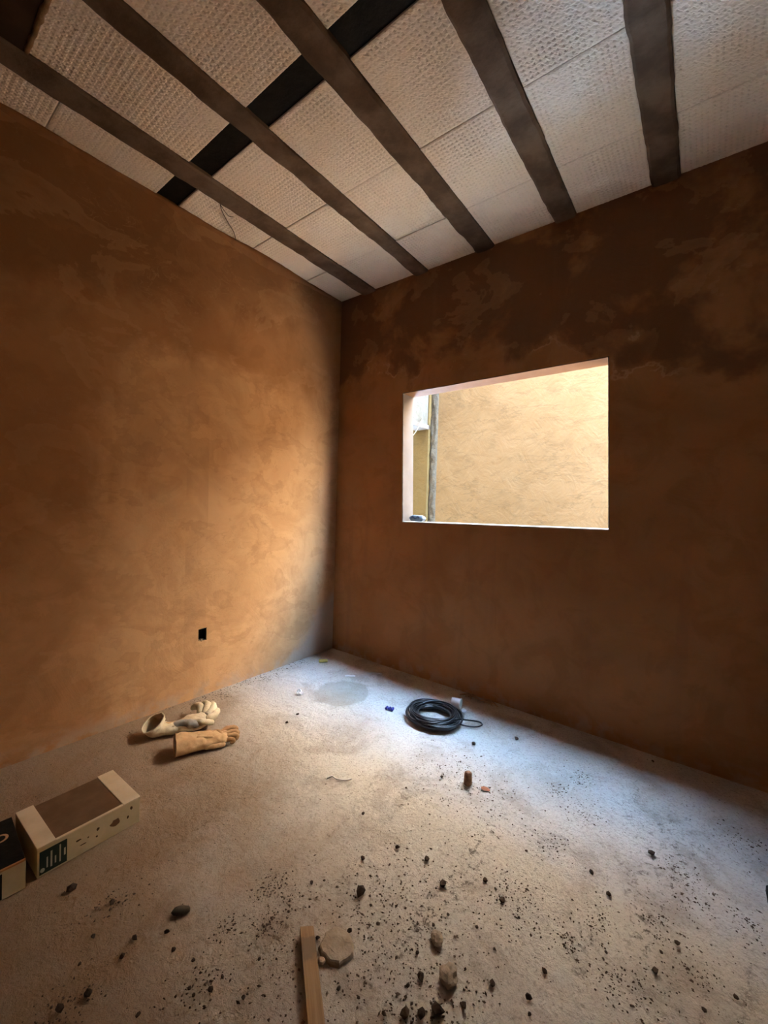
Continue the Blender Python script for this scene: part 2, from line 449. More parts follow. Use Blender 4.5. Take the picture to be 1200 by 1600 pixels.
for (x0, x1) in cols:   # black sheet closing the gap across each bay
    d = me('black_sheet', boxv(x0, x1, -1.556, -1.429, HC + .012, HC + .03), BOXF, mat_black)
    obj('black_sheet', d, ceiling)

# ragged mortar fillet where left wall meets the blocks
V, Fc = [], []
N = 200
for i in range(N + 1):
    y = YB + (-YB) * i / N
    w = .012 + .014 * max(0, nz((y, 1, 1), 3.1)) + .006 * nz((y, 5, 2), 14)
    if -1.15 < y < -.45: w += .018 * math.sin((y + 1.15) / .7 * math.pi)
    h = w * 2.2 + .01
    V += [(-.01, y, HC + .004), (max(.004, w), y, HC - .002), (max(.003, w * .55), y, HC - h * .5), (-.01, y, HC - h)]
for i in range(N):
    for k in range(3): Fc.append((4 * i + k, 4 * i + k + 1, 4 * i + 5 + k, 4 * i + 4 + k))
trim = struct(obj('trim_1', me('trim_1', V, Fc, mat_wall_plain, True)))

# ------------------------------------------------------------------ side yard beyond the window
YO = 1.50
T = 4.5
ZU = 2.75
SUN_WALL_H = 1.0
outer = empty('boundary_wall', (3, YO, 0)); tag(outer, 'tall sunlit rendered boundary wall seen through the window opening', 'wall')
box('wall_face', -3.0, 12.0, 0, .15, -.05, ZU, mat_outer, outer)
box('low_bounce_strip', -3.0, 12.0, -.02, .01, -.05, .92, mat_low_bounce, outer)  # unseen strip added below sill level to bounce light to the ceiling
upper = empty('upper_bounce_wall', (3, YO, ZU)); tag(upper, 'unseen pale wall added above the boundary wall to bounce sun indoors', 'wall')
box('upper_bounce_face', -6.0, 9.0, .01, .20, 0, T - ZU, mat_upper_bounce, upper)  # added above the view, throws sunlight back through the window
def lumpy_strip(name, x0, x1, z0, z1, yf, depth, mat, parent, off, seed):
    nx, nzc = 7, 120; V, Fc = [], []
    for j in range(nzc + 1):
        z = z0 + (z1 - z0) * j / nzc
        for i in range(nx + 1):
            u = i / nx; x = x0 + (x1 - x0) * u + .006 * nz((z, u, seed), 7)
            bulge = math.sin(math.pi * u) ** .6 if 0 < u < 1 else 0
            dp = depth * bulge * (.55 + .9 * abs(nz((x * 3, 0, z), 9, seed)) + .4 * nz((x * 2, 1, z), 22, seed))
            V.append((x - off[0], yf - max(dp, -.001) - off[1], z - off[2]))
    for j in range(nzc):
        for i in range(nx):
            a = j * (nx + 1) + i; Fc.append((a, a + 1, a + nx + 2, a + nx + 1))
    return obj(name, me(name, V, Fc, mat, True), parent)
lumpy_strip('cement_fillet', .022, .125, 0, 3.6, YO + .001, .03, mat_strip, outer, (3, YO, 0), 2.0)

side = empty('side_wall', (-.06, .8, 0)); tag(side, 'pale end wall over a passage, left of the boundary wall outside', 'wall')
box('upper_wall', -.08, .08, WT - .8, YO - .8 - .002, 2.215, T, mat_outer_white, side)
box('lintel', -.09, .095, WT - .8, YO - .8 - .004, 2.165, 2.216, mat_reveal, side, .006)
# recess seen under the lintel
pas = empty('passage_pier', (-.17, YO, 0)); tag(pas, 'ochre pier with rough mortar strip in the passage under the lintel', 'pier')
box('pier', -.02, .205, -.06, -.001, 0, 2.6, mat_outer_ochre, pas, .004)
lumpy_strip('mortar_strip', -.33, -.21, 0, 2.5, YO + .001, .045, mat_strip, pas, (-.17, YO, 0), 6.0)
# low wall added out of view, its height set for the sun in the yard
struct(box('sun_wall', XR + .15, 9.0, WT - .15, WT, -.12, SUN_WALL_H, mat_house_out))
struct(box('sky_block_side', -3.0, -.001, WT - .15, WT, -.12, 4.9, mat_house_out))  # unseen wall added to keep stray sky light out of the passage
struct(box('sky_block_end', -1.35, -1.2, WT, YO, -.12, T, mat_house_out))  # added out of view, closes the passage against the sky
# ground of the yard
struct(box('yard_ground', -3.0, 12.0, WT, YO, -.12, -.05, mat_ground))

# thin pale wire that hangs from the lintel
pts = spline([(.04, 1.26, 2.235), (.07, 1.235, 2.255), (.085, 1.20, 2.21), (.08, 1.14, 2.12), (.07, 1.06, 2.03), (.06, .98, 1.99)], 8)
tag(obj('hanging_wire', me('hanging_wire', *tube(pts, .005, 6), simple('pale_wire', (.10, .085, .055), (.12, .10, .07)), True)), 'thin pale wire dangling from the lintel outside the window', 'wire')

# ------------------------------------------------------------------ electrical box in the left wall
mat_socket = simple('black_plastic', (.006, .006, .006), (.010, .010, .010), 30, .5, 80, .1)
eb = empty('electrical_box', (-.004, -1.2155, .403)); tag(eb, 'empty black electrical box let into the left wall', 'socket box')
y0, y1, z0, z1 = -.027, .027, -.041, .038
for (n, bx) in (('back', (-.05, -.047, y0, y1, z0, z1)), ('side', (-.047, 0, y0, y0 + .002, z0, z1)), ('side', (-.047, 0, y1 - .002, y1, z0, z1)),
                ('top', (-.047, 0, y0, y1, z1 - .002, z1)), ('bottom', (-.047, 0, y0, y1, z0, z0 + .002))):
    box(n, *bx, mat_socket, eb)
bm = bmesh.new(); bmesh.ops.create_icosphere(bm, subdivisions=2, radius=.009)
for v in bm.verts: v.co = Vector((v.co.x * .6, v.co.y, v.co.z * .9)) * (1 + .35 * nz(v.co, 90)) + Vector((.001, -.006, z0 + .004))
d = bpy.data.meshes.new('plaster_chip'); bm.to_mesh(d); bm.free(); d.materials.append(mat_wall_plain)
obj('plaster_chip', d, eb)

# ------------------------------------------------------------------ cartons by the left edge
mat_card = simple('cream_card', (.52, .43, .27), (.60, .50, .33), 14, .85, 50, .15, .001)
mat_card_top = simple('pale_card', (.62, .50, .34), (.68, .56, .40), 14, .85, 60, .15, .001)
mat_brown = simple('brown_card', (.135, .075, .038), (.18, .105, .058), 10, .8, 40, .2, .002)
mat_green = simple('dark_green_print', (.010, .022, .018), (.016, .030, .024), 20, .6)
mat_print = simple('grey_print', (.40, .38, .31), (.48, .45, .38), 20, .7)
mat_ink = simple('brown_ink', (.06, .035, .015), (.10, .06, .03), 60, .9)
mat_orange_edge = simple('worn_orange_edge', (.45, .22, .09), (.55, .30, .14), 20, .85)
cb = empty('carton', (.71, -2.09, 0), math.radians(1.5)); tag(cb, 'long cream carton with brown inset lid and dark green label', 'carton')
hx, hy, H = .130, .162, .103
box('body', -hx, hx, -hy, hy, 0.001, H - .006, mat_card, cb, .0015)
box('lid_flap', -hx - .001, hx + .001, hy - .060, hy + .001, H - .006, H, mat_card_top, cb, .002)
box('lid_flap', -hx - .001, hx + .001, -hy - .001, -hy + .052, H - .006, H + .002, mat_card_top, cb, .002)
box('brown_panel', -hx + .004, hx - .010, -hy + .052, hy - .060, H - .007, H - .0035, mat_brown, cb)
box('rim', hx - .010, hx + .001, -hy + .052, hy - .060, H - .006, H - .001, mat_card_top, cb, .001)
lab = box('printed_label', hx, hx + .0015, -hy + .006, -hy + .083, .008, H - .016, mat_green, cb)
for k, (yy, za, zb, w) in enumerate([(-.088, .035, .060, .005), (-.101, .020, .080, .004), (-.114, .025, .050, .004), (-.126, .020, .074, .005), (-.137, .024, .060, .004)]):
    box('print_line', hx + .0015, hx + .002, yy, yy + w, za, zb, mat_print, lab)
V = [(hx + .0021, -.148 + .0065 * math.cos(a), .022 + .0075 * math.sin(a)) for a in np.linspace(0, 2 * math.pi, 17)[:-1]]
obj('print_dot', me('print_dot', V, [tuple(range(16))], mat_print), lab)
for (yy, zz, w, hgt) in ((-.045, .058, .018, .007), (-.015, .050, .006, .006), (.016, .062, .010, .012), (.012, .036, .008, .006), (.075, .050, .034, .024), (.118, .045, .008, .010), (.130, .074, .010, .013), (-.03, .035, .02, .004)):
    N = 12
    V = [(hx + .0007, yy + w * .5 * math.cos(2 * math.pi * k / N) * (1 + .3 * random.uniform(-1, 1)), zz + hgt * .5 * math.sin(2 * math.pi * k / N) * (1 + .3 * random.uniform(-1, 1))) for k in range(N)]
    obj('ink_mark', me('ink_mark', V, [tuple(range(N))], mat_ink if w < .03 else mat_brown), cb)

cb2 = empty('carton', (.712, -2.438, 0), math.radians(-3)); tag(cb2, 'dark topped carton with round emblem cut off by the left edge', 'carton')
hx, hy, H = .135, .165, .098
box('body', -hx, hx, -hy, hy, .001, H - .004, mat_card, cb2, .0015)
box('dark_lid', -hx + .002, hx - .006, -hy, hy - .001, H - .004, H, mat_black, cb2)
box('worn_edge', hx - .006, hx + .001, -hy, hy, H - .005, H + .001, mat_orange_edge, cb2, .001)
box('dark_side', hx, hx + .0012, -hy, hy - .058, .004, H - .012, mat_black, cb2)
V, Fc = [], []
for k in range(24):
    a = 2 * math.pi * k / 24
    for r in (.015, .023): V.append((-.03 + r * math.cos(a), hy - .045 + r * math.sin(a), H + .0008))
for k in range(24): Fc.append((2 * k, 2 * k + 1, (2 * k + 3) % 48, (2 * k + 2) % 48))
obj('emblem', me('emblem', V, Fc, simple('emblem_red', (.45, .24, .14), (.5, .3, .18))), cb2)

# ------------------------------------------------------------------ work gloves
def leather(name, c1, c2, c3):
    M = Mat(name, .8, .25)
    b = M.mix(M.step(M.noise(14, 5, .6), .35, .65), c1, c2)
    b = M.mix(M.math('MULTIPLY', M.step(M.noise(40, 4, .6), .55, .7), .5), b, c3)
    M.col(b); M.bump(M.noise(90, 4, .6), .5, .003); return M.m
mat_tan = leather('tan_leather', (.52, .32, .16), (.60, .40, .22), (.36, .21, .10))
mat_rust = leather('worn_leather', (.40, .22, .10), (.47, .28, .14), (.28, .15, .07))
mat_cream = leather('cream_leather', (.62, .52, .36), (.70, .62, .46), (.48, .38, .24))
mat_inner = leather('cuff_lining', (.50, .40, .27), (.56, .46, .32), (.40, .30, .19))
mat_grey = leather('grey_cloth', (.30, .29, .28), (.42, .41, .39), (.22, .21, .20))
def glove_body(axis, W, Hh, seed, seg=40, open_in=.085, th=.003):
    """axis: centre line; W/Hh: half widths and half heights along it; open at the start, lined inside"""
    n = len(axis); rings = []
    def ring(p, t, w, h, sh):
        sd = Vector((-t.y, t.x, 0)).normalized(); uv = t.cross(sd)
        if uv.z < 0: uv = -uv
        out = []
        for k in range(seg):
            a = 2 * math.pi * k / seg
            ca, sa = math.cos(a), math.sin(a)
            q = p + sd * (abs(ca) ** .85 * math.copysign(1, ca) * max(w - sh, .001)) + uv * (sa * max(h - sh, .001))
            wr = .0085 * nz(q, 22, seed) + .0045 * nz(q, 58, seed)
            q = q + sd * (wr * ca) + uv * (wr * (1.2 if sa > 0 else .2))
            q.z = max(q.z, .002 + sh)
            out.append(q)
        return out
    tang = [(axis[min(i + 1, n - 1)] - axis[max(i - 1, 0)]).normalized() for i in range(n)]
    for i in range(n): rings.append(ring(axis[i], tang[i], W[i], Hh[i], 0))
    ins = [i for i in range(n) if (axis[i] - axis[0]).length < open_in]
    inner = [ring(axis[i], tang[i], W[i], Hh[i], th) for i in ins]
    V, Fc, fm = [], [], []
    seq = inner[::-1] + rings
    for r in seq: V += r
    for i in range(len(seq) - 1):
        for k in range(seg):
            Fc.append((i * seg + k, i * seg + (k + 1) % seg, (i + 1) * seg + (k + 1) % seg, (i + 1) * seg + k))
            fm.append(1 if i < len(inner) - 1 else 0)
    Fc.append(tuple(range(seg))[::-1]); fm.append(1)
    Fc.append(tuple((len(seq) - 1) * seg + k for k in range(seg))); fm.append(0)
    return V, Fc, fm, rings[0]
def interp(vals, n):
    xs = np.linspace(0, 1, len(vals)); return list(np.interp(np.linspace(0, 1, n), xs, vals))
def finger(pts, r, seed):
    ax = spline(pts, 8); n = len(ax)
    rad = [r * (1 - .25 * i / n) * (1 + .16 * nz((i * .33, seed, 0), 1.0)) for i in range(n)]
    for i in range(n):
        u = i / (n - 1)
        if u > .8: rad[i] *= max(.18, math.sqrt(max(0, 1 - ((u - .8) / .2) ** 2)))
        if u < .12: rad[i] *= max(.35, math.sqrt(max(0, 1 - ((.12 - u) / .12) ** 2)))
    V, Fc = tube(ax, rad, 12)
    V = [v + Vector((0, 0, 1)) * (.003 * nz(v, 55, seed)) for v in V]
    return V, Fc
def glove(name, label, axis, W, Hh, fingers, mats, seed, rim_mat, rim_r):
    root = empty(name, (axis[0].x, axis[0].y, 0)); tag(root, label, 'glove', 'pair of leather work gloves')
    off = Vector((axis[0].x, axis[0].y, 0))
    V, Fc, fm, mouth = glove_body(axis, W, Hh, seed)
    d = me('hand_and_cuff', [v - off for v in V], Fc, [mats[0], mats[1]], True, fm); fix_normals(d)
    obj('hand_and_cuff', d, root)
    for i, (nm, pts, r, *mt) in enumerate(fingers):
        V, Fc = finger(pts, r, seed + i * 3.1)
        for v in V: v.z = max(v.z, .002)
        d = me(nm, [v - off for v in V], Fc, mt[0] if mt else mats[2], True); fix_normals(d); obj(nm, d, root)
    V, Fc = tube([q - off + Vector((0, 0, rim_r * .3)) for q in mouth + mouth[:1]], rim_r, 8, False)
    obj('cuff_rim', me('cuff_rim', V, Fc, rim_mat, True), root)
    return root, off
# front glove: cuff opens to the lower left, fingers curl to the right
ax1 = spline([(.500, -1.625, .043), (.526, -1.560, .038), (.553, -1.490, .033), (.575, -1.430, .028), (.592, -1.385, .022)], 8)
n = len(ax1)
g1, off1 = glove('work_glove', 'tan leather glove in front, cuff open and rusty fingers curled', ax1,
    interp([.074, .069, .062, .054, .050, .040], n), interp([.043, .038, .033, .028, .025, .018], n),
    [('finger', [(.556, -1.420, .036), (.556, -1.368, .046), (.566, -1.335, .040), (.580, -1.318, .024)], .0130),
     ('finger', [(.576, -1.420, .034), (.590, -1.362, .038), (.603, -1.336, .026), (.604, -1.350, .012)], .0135),
     ('finger', [(.594, -1.420, .030), (.618, -1.372, .033), (.632, -1.355, .022), (.628, -1.374, .011)], .0135),
     ('finger', [(.604, -1.430, .026), (.636, -1.395, .027), (.648, -1.388, .016), (.640, -1.405, .010)], .0120),
     ('thumb', [(.580, -1.520, .024), (.606, -1.492, .020), (.624, -1.458, .016), (.632, -1.425, .012)], .0150, mat_tan),
     ('crease_fold', [(.500, -1.480, .044), (.530, -1.462, .058), (.566, -1.452, .052), (.585, -1.440, .040)], .0100),
     ('crease_fold', [(.520, -1.440, .040), (.552, -1.424, .051), (.585, -1.420, .044), (.600, -1.412, .032)], .0100),
     ('crease_fold', [(.548, -1.540, .064), (.580, -1.486, .056), (.602, -1.452, .040)], .0090, mat_tan)],
    (mat_tan, mat_inner, mat_rust), 1.0, mat_tan, .0032)
# rear glove: ring cuff tipped up to the left, pale back of the hand folded over
ax2 = spline([(.262, -1.632, .074), (.268, -1.612, .044), (.298, -1.556, .030), (.335, -1.490, .033), (.352, -1.430, .038), (.340, -1.375, .032)], 8)
n = len(ax2)
g2, off2 = glove('work_glove', 'cream glove behind, ring shaped cuff tipped open to the left', ax2,
    interp([.066, .060, .044, .046, .056, .056, .040], n), interp([.056, .048, .029, .030, .038, .040, .028], n),
    [('finger', [(.325, -1.400, .048), (.278, -1.372, .074), (.218, -1.368, .058), (.188, -1.380, .034)], .0220),
     ('finger', [(.345, -1.390, .048), (.304, -1.342, .078), (.246, -1.335, .064), (.212, -1.345, .036)], .0240),
     ('finger', [(.368, -1.388, .046), (.346, -1.336, .066), (.296, -1.308, .066), (.250, -1.306, .036)], .0240),
     ('finger', [(.380, -1.400, .040), (.386, -1.352, .052), (.352, -1.312, .050), (.312, -1.298, .028)], .0220),
     ('thumb', [(.350, -1.470, .044), (.405, -1.440, .056), (.424, -1.402, .046), (.408, -1.368, .026)], .0190),
     ('palm_patch', [(.300, -1.545, .030), (.342, -1.510, .050), (.380, -1.482, .054), (.402, -1.440, .042)], .0260, mat_grey),
     ('crease_fold', [(.270, -1.575, .050), (.295, -1.545, .050), (.318, -1.505, .052)], .0120, mat_tan),
     ('crease_fold', [(.292, -1.585, .050), (.316, -1.562, .046), (.342, -1.530, .048)], .0100, mat_inner)],
    (mat_cream, mat_inner, mat_cream), 5.0, mat_cream, .0042)

# ------------------------------------------------------------------ coil of black cable
mat_cable = simple('black_cable', (.018, .018, .019), (.036, .036, .038), 30, .30, 90, .1, .0005, .5)
cx, cy = 1.318, -.458
P = []
turns = 32
NT = 46
for k in range(turns * NT):
    th = 2 * math.pi * k / NT; tn = k / NT
    base_r = .128 + .040 * nz((tn * .83, 2, 1), 1.0) * 1.4 + .012 * math.sin(tn * 2.4)
    base_r = min(.166, max(.096, base_r))
    r = base_r * (1 + .055 * math.sin(th + tn * 1.7) + .035 * math.sin(2 * th + tn))
    lay = (tn / turns)
    prof = math.sqrt(max(.08, 1 - ((base_r - .126) / .058) ** 2))
    z = .006 + .046 * prof * lay ** .8 + .007 * math.sin(th * 1.0 + tn * 2.3) * lay + .004 * nz((th, tn, 3), .9)
    P.append((r * math.cos(th) * 1.03, r * math.sin(th), max(.005, z)))
# loose loop at the right hand side, then the free end
a = P[-1]
P = P[:-NT // 8]
e = P[-1]
tail = spline([e, (.15, .02, .040), (.19, .09, .020), (.235, .135, .008), (.262, .120, .006), (.245, .075, .006), (.190, .035, .010), (.12, -.03, .040), (.07, -.13, .050), (-.03, -.150, .045)], 8)
P += [tuple(p) for p in tail[1:]]
coil = obj('cable_coil', me('cable_coil', *tube(P, .0046, 7), mat_cable, True), None, (cx, cy, 0))
tag(coil, 'coil of black electrical cable lying on the floor under the window', 'cable')

# white pipe cap behind the coil
mat_white = simple('white_plastic', (.78, .78, .80), (.84, .84, .86), 10, .45, 40, .05, .0005, .4)
capv, capf = [], []
prof = [(0, .024), (.034, .025), (.040, .028), (.046, .028), (.046, .025), (.006, .0215)]
for (xx, r) in prof:
    for k in range(24):
        t = 2 * math.pi * k / 24; capv.append((xx, r * math.cos(t), r * math.sin(t)))
for i in range(len(prof) - 1):
    for k in range(24): capf.append((i * 24 + k, i * 24 + (k + 1) % 24, i * 24 + 24 + (k + 1) % 24, i * 24 + 24 + k))
capf += [tuple(range(24))[::-1], tuple(len(prof) * 24 - 24 + k for k in range(24))]
d = me('pipe_cap', capv, capf, mat_white, True); fix_normals(d)
pc = obj('pipe_cap', d, None, (1.340, -.268, .038), math.radians(14)); pc.scale = (1.3, 1.3, 1.3)
tag(pc, 'white plastic pipe cap lying on its side behind the cable coil', 'pipe cap')
bits = simple('white_scrap', (.72, .74, .78), (.82, .84, .88), 20, .6)
def scrap(name, label, cat, pts, width, mat, lift=.002, curl=.004, th=.0012, group=None):
    """thin bent strip of material with thickness, lying on the floor"""
    ax = spline([(x, y, 0) for x, y in pts], 6); n = len(ax); V, Fc = [], []
    o = ax[0].copy()
    for i, p in enumerate(ax):
        t = (ax[min(i + 1, n - 1)] - ax[max(i - 1, 0)]).normalized(); sd = Vector((-t.y, t.x, 0))
        w = width * (.65 + .35 * math.sin(math.pi * (i + .5) / n)) * (1 + .2 * nz((i, width * 90, 3), .7))
        z = lift + curl * (1 + nz((i * .35, width * 50, 1), 1))
        for (s, zz) in ((-1, z), (1, z + curl * .5), (1, z + curl * .5 + th), (-1, z + th)):
            V.append(p - o + sd * (w * .5 * s) + Vector((0, 0, zz)))
    for i in range(n - 1):
        for k in range(4): Fc.append((4 * i + k, 4 * i + (k + 1) % 4, 4 * i + 4 + (k + 1) % 4, 4 * i + 4 + k))
    Fc += [(0, 1, 2, 3), (4 * n - 1, 4 * n - 2, 4 * n - 3, 4 * n - 4)]
    d = me(name, V, Fc, mat, False); fix_normals(d)
    return tag(obj(name, d, None, tuple(o)), label, cat, group)
scrap('plastic_scrap', 'small white plastic scrap tucked against the cable coil under the pipe cap', 'scrap', [(1.405, -.268), (1.425, -.272), (1.440, -.290)], .03, bits, .003, .008)
scrap('paper_sliver', 'thin white sliver on the floor near the room corner', 'scrap', [(.500, -.370), (.530, -.345), (.560, -.322)], .022, bits, .001, .003)
scrap('tape_strip', 'curled grey white strip on the floor by the window wall', 'scrap', [(.600, -.230), (.640, -.185), (.690, -.165)], .018, simple('grey_scrap', (.42, .42, .44), (.5, .5, .52)), .001, .006)
# yellow piece of conduit
V, Fc = tube([(-.028, 0, .011), (-.022, 0, .011), (-.012, 0, .011), (0, 0, .011), (.012, 0, .011), (.022, 0, .011), (.028, 0, .011)], [.0095, .011, .0098, .011, .0098, .011, .0095], 14)
cp = obj('conduit_piece', me('conduit_piece', V, Fc, simple('yellow_conduit', (.50, .44, .12), (.62, .56, .2), 10, .5), True), None, (.183, -.288, 0), math.radians(50))
cp.scale = (1.25, 1.25, 1.25)
tag(cp, 'short yellow piece of conduit on the floor in the corner', 'pipe')
# crumpled white paper
def lump(name, r, squash, seed, mat, sub=2, amp=.45, fr=1.6, smooth=False, flat=.0):
    bm = bmesh.new(); bmesh.ops.create_icosphere(bm, subdivisions=sub, radius=1)
    for v in bm.verts:
        c = v.co.copy(); k = 1 + amp * nz(c, fr, seed) + amp * .4 * nz(c, fr * 3, seed + 4)
        v.co = Vector((c.x * r * squash[0] * k, c.y * r * squash[1] * k, c.z * r * squash[2] * k))
    zmin = min(v.co.z for v in bm.verts)
    cut = zmin * (1 - flat)
    for v in bm.verts: v.co.z = max(v.co.z, cut) - cut - .002
    d = bpy.data.meshes.new(name); bm.to_mesh(d); bm.free(); d.materials.append(mat)
    if smooth: d.polygons.foreach_set('use_smooth', [True] * len(d.polygons))
    return d
def place(name, d, x, y, rz, label, cat, group=None, z=0.0):
    return tag(obj(name, d, None, (x, y, z), rz), label, cat, group)
place('crumpled_paper', lump('crumpled_paper', .019, (1, 1, .9), 11, bits, 2, .8, 2.2), .469, -.782, .4, 'tiny crumpled white paper on the floor beside the left wall', 'paper')
# blue plastic bits: a small connector of three humps
V, Fc = [], []
for k in range(3):
    v, f = tube([(-.020 + k * .019, -.012, .008), (-.020 + k * .019, .012, .008)], .0085, 10); o = len(V); V += v; Fc += [tuple(i + o for i in q) for q in f]
tag(obj('terminal_strip', me('terminal_strip', V, Fc, simple('blue_plastic', (.030, .035, .20), (.045, .05, .28), 20, .5)), None, (1.052, -.548, 0), math.radians(15)), 'small dark blue terminal strip left of the cable coil', 'connector')
# white curved wire
pts = spline([(1.222, -1.262, .004), (1.232, -1.240, .006), (1.262, -1.238, .004), (1.300, -1.215, .004), (1.315, -1.195, .007)], 8)
tag(obj('wire_offcut', me('wire_offcut', *tube(pts, .0032, 7), mat_white, True)), 'curved white wire offcut on the middle of the floor', 'wire')
# brown cork-like stub
bm = bmesh.new(); bmesh.ops.create_cone(bm, cap_ends=True, segments=16, radius1=.019, radius2=.0175, depth=.058)
bmesh.ops.bevel(bm, geom=[e for e in bm.edges if len(e.link_faces) == 2 and e.calc_face_angle(0) > 1], offset=.004, segments=2, affect='EDGES')
for v in bm.verts: v.co *= 1 + .06 * nz(v.co, 70); v.co.z += .027
d = bpy.data.meshes.new('clay_stub'); bm.to_mesh(d); bm.free(); d.materials.append(simple('clay_brown', (.20, .10, .06), (.34, .19, .12), 60, .7, 90, .6, .003))
d.polygons.foreach_set('use_smooth', [True] * len(d.polygons))
place('clay_stub', d, 1.747, -.864, 0, 'small upright brown clay stub standing on the floor before the coil', 'stub')
place('brick_chip', lump('brick_chip', .017, (1.3, .8, .22), 21, simple('red_brick', (.36, .14, .075), (.45, .2, .11), 40, .95), 2, .4), 1.825, -.844, .5, 'flat reddish brick chip beside the brown clay stub', 'chip')
# mortar splashes at the foot of the window wall
mat_splash = simple('dry_mortar', (.36, .24, .16), (.44, .31, .21), 20, .95)
def splash(x, sc, label):
    V, Fc = [], []
    arms = [(0, 1.0), (.9, .75), (2.2, .85), (3.3, .9), (4.2, .55), (5.3, .8)]
    for (a, l) in arms:
        a += random.uniform(-.2, .2)
        p = [(0, 0, .012), (math.cos(a) * .03 * sc, math.sin(a) * .02 * sc, .016), (math.cos(a) * .075 * l * sc, math.sin(a) * .035 * l * sc - .005, .006)]
        v, f = tube(spline(p, 5), [.012 * sc * (1 - .075 * i) for i in range(11)], 7); o = len(V); V += v; Fc += [tuple(i + o for i in q) for q in f]
    tag(obj('mortar_splash', me('mortar_splash', V, Fc, mat_splash, True), None, (x, -.055, 0)), label, 'mortar')
splash(1.36, 1.0, 'star shaped mortar splash at the wall foot behind the pipe cap')
splash(1.50, .9, 'flatter mortar splash right of the star shaped one at the wall foot')

# ------------------------------------------------------------------ timber lath and big clods in the foreground
def lath_material():
    M = Mat('lath_wood', .8, .2)
    g = M.noise(4, 5, .6, .4, M.mapv((1.2, 30, 30)))
    b = M.mix(M.step(g, .3, .7), (.31, .19, .10), (.41, .265, .15))
    x, y, z = M.sep()
    soil = M.math('MULTIPLY', M.step(M.math('ADD', x, M.math('MULTIPLY', M.noise(45, 4), .05)), .045, .06), M.step(M.math('ADD', x, M.math('MULTIPLY', M.noise(30, 4), .06)), .135, .115))
    b = M.mix(M.math('MULTIPLY', soil, .75), b, (.20, .145, .105))
    M.col(b); M.bump(g, .3, .002); return M.m
a = Vector((1.640, -1.777, 0)); b = Vector((1.834, -1.918, 0))
dr = (b - a).normalized(); L = .95
V, Fc = [], []
NL = 40
for i in range(NL + 1):
    x = L * i / NL
    for (s, z) in ((-1, .002), (1, .002), (1, .024), (-1, .024)):
        V.append((x + (.004 * s if i == 0 else 0), s * .0195 + .0012 * nz((x, s, z * 50), 6), z + .001 * nz((x, s, 1), 5)))
for i in range(NL):
    for k in range(4): Fc.append((4 * i + k, 4 * i + (k + 1) % 4, 4 * i + 4 + (k + 1) % 4, 4 * i + 4 + k))
Fc += [(0, 1, 2, 3), (4 * NL + 3, 4 * NL + 2, 4 * NL + 1, 4 * NL)]
d = me('timber_lath', V, Fc, lath_material()); fix_normals(d)
lath = obj('timber_lath', d, None, (a.x + .012 + dr.x * .03, a.y + dr.y * .03, 0), math.atan2(dr.y, dr.x))
tag(lath, 'narrow timber lath lying on the floor in the foreground', 'lath')
mat_clod = simple('dry_clod', (.31, .245, .185), (.41, .335, .265), 30, .96, 120, .7, .003)
mat_crumb = simple('soil_crumb', (.085, .062, .048), (.15, .11, .085), 60, .96)
mat_soil = simple('dark_soil', (.055, .036, .027), (.10, .068, .05), 60, .96, 120, .7, .003)
NC = 26; V, Fc = [], []
for (zz, sc) in ((-.001, 1.05), (.006, 1.03), (.0115, .98), (.0135, .90), (.014, .5)):
    for k in range(NC):
        t = 2 * math.pi * k / NC
        r = .050 * (1 + .30 * nz((math.cos(t), math.sin(t), 3), 1.6) + .14 * nz((math.cos(t), math.sin(t), 9), 4)) * sc
        V.append((r * math.cos(t) * 1.02, r * math.sin(t) * .90, zz + .003 * nz((math.cos(t) * sc, math.sin(t) * sc, zz * 9), 2.2)))
for i in range(4):
    for k in range(NC): Fc.append((i * NC + k, i * NC + (k + 1) % NC, (i + 1) * NC + (k + 1) % NC, (i + 1) * NC + k))
Fc += [tuple(range(NC))[::-1], tuple(4 * NC + k for k in range(NC))]
place('mortar_cake', me('mortar_cake', V, Fc, mat_clod), 1.772, -1.768, .3, 'broad flat mortar cake lying right beside the timber lath', 'clod')
place('mortar_clod', lump('mortar_clod', .027, (.95, 1.1, .62), 37, mat_clod, 3, .30, 1.5, False, .3), 2.066, -1.63, .2, 'largest pale clod, casting a dark shadow right of the lath', 'clod')
place('mortar_clod', lump('mortar_clod', .018, (1, 1.15, .8), 41, mat_clod, 3, .30, 1.5, False, .3), 1.992, -1.565, .9, 'small pale clod farther back above the largest pale clod', 'clod')
place('pale_pebble', lump('pale_pebble', .010, (1.1, .9, .9), 43, simple('tan_pebble', (.5, .36, .24), (.58, .43, .3)), 2, .3), 1.768, -1.822, .9, 'tiny pale tan pebble against the right side of the lath', 'pebble')
place('flat_stone', lump('flat_stone', .024, (1.2, .6, .42), 45, simple('grey_stone', (.07, .055, .04), (.11, .09, .07), 30), 2, .25, 1.4, True), 1.325, -1.999, .8, 'flat oval grey stone alone on the floor left of the lath', 'stone')

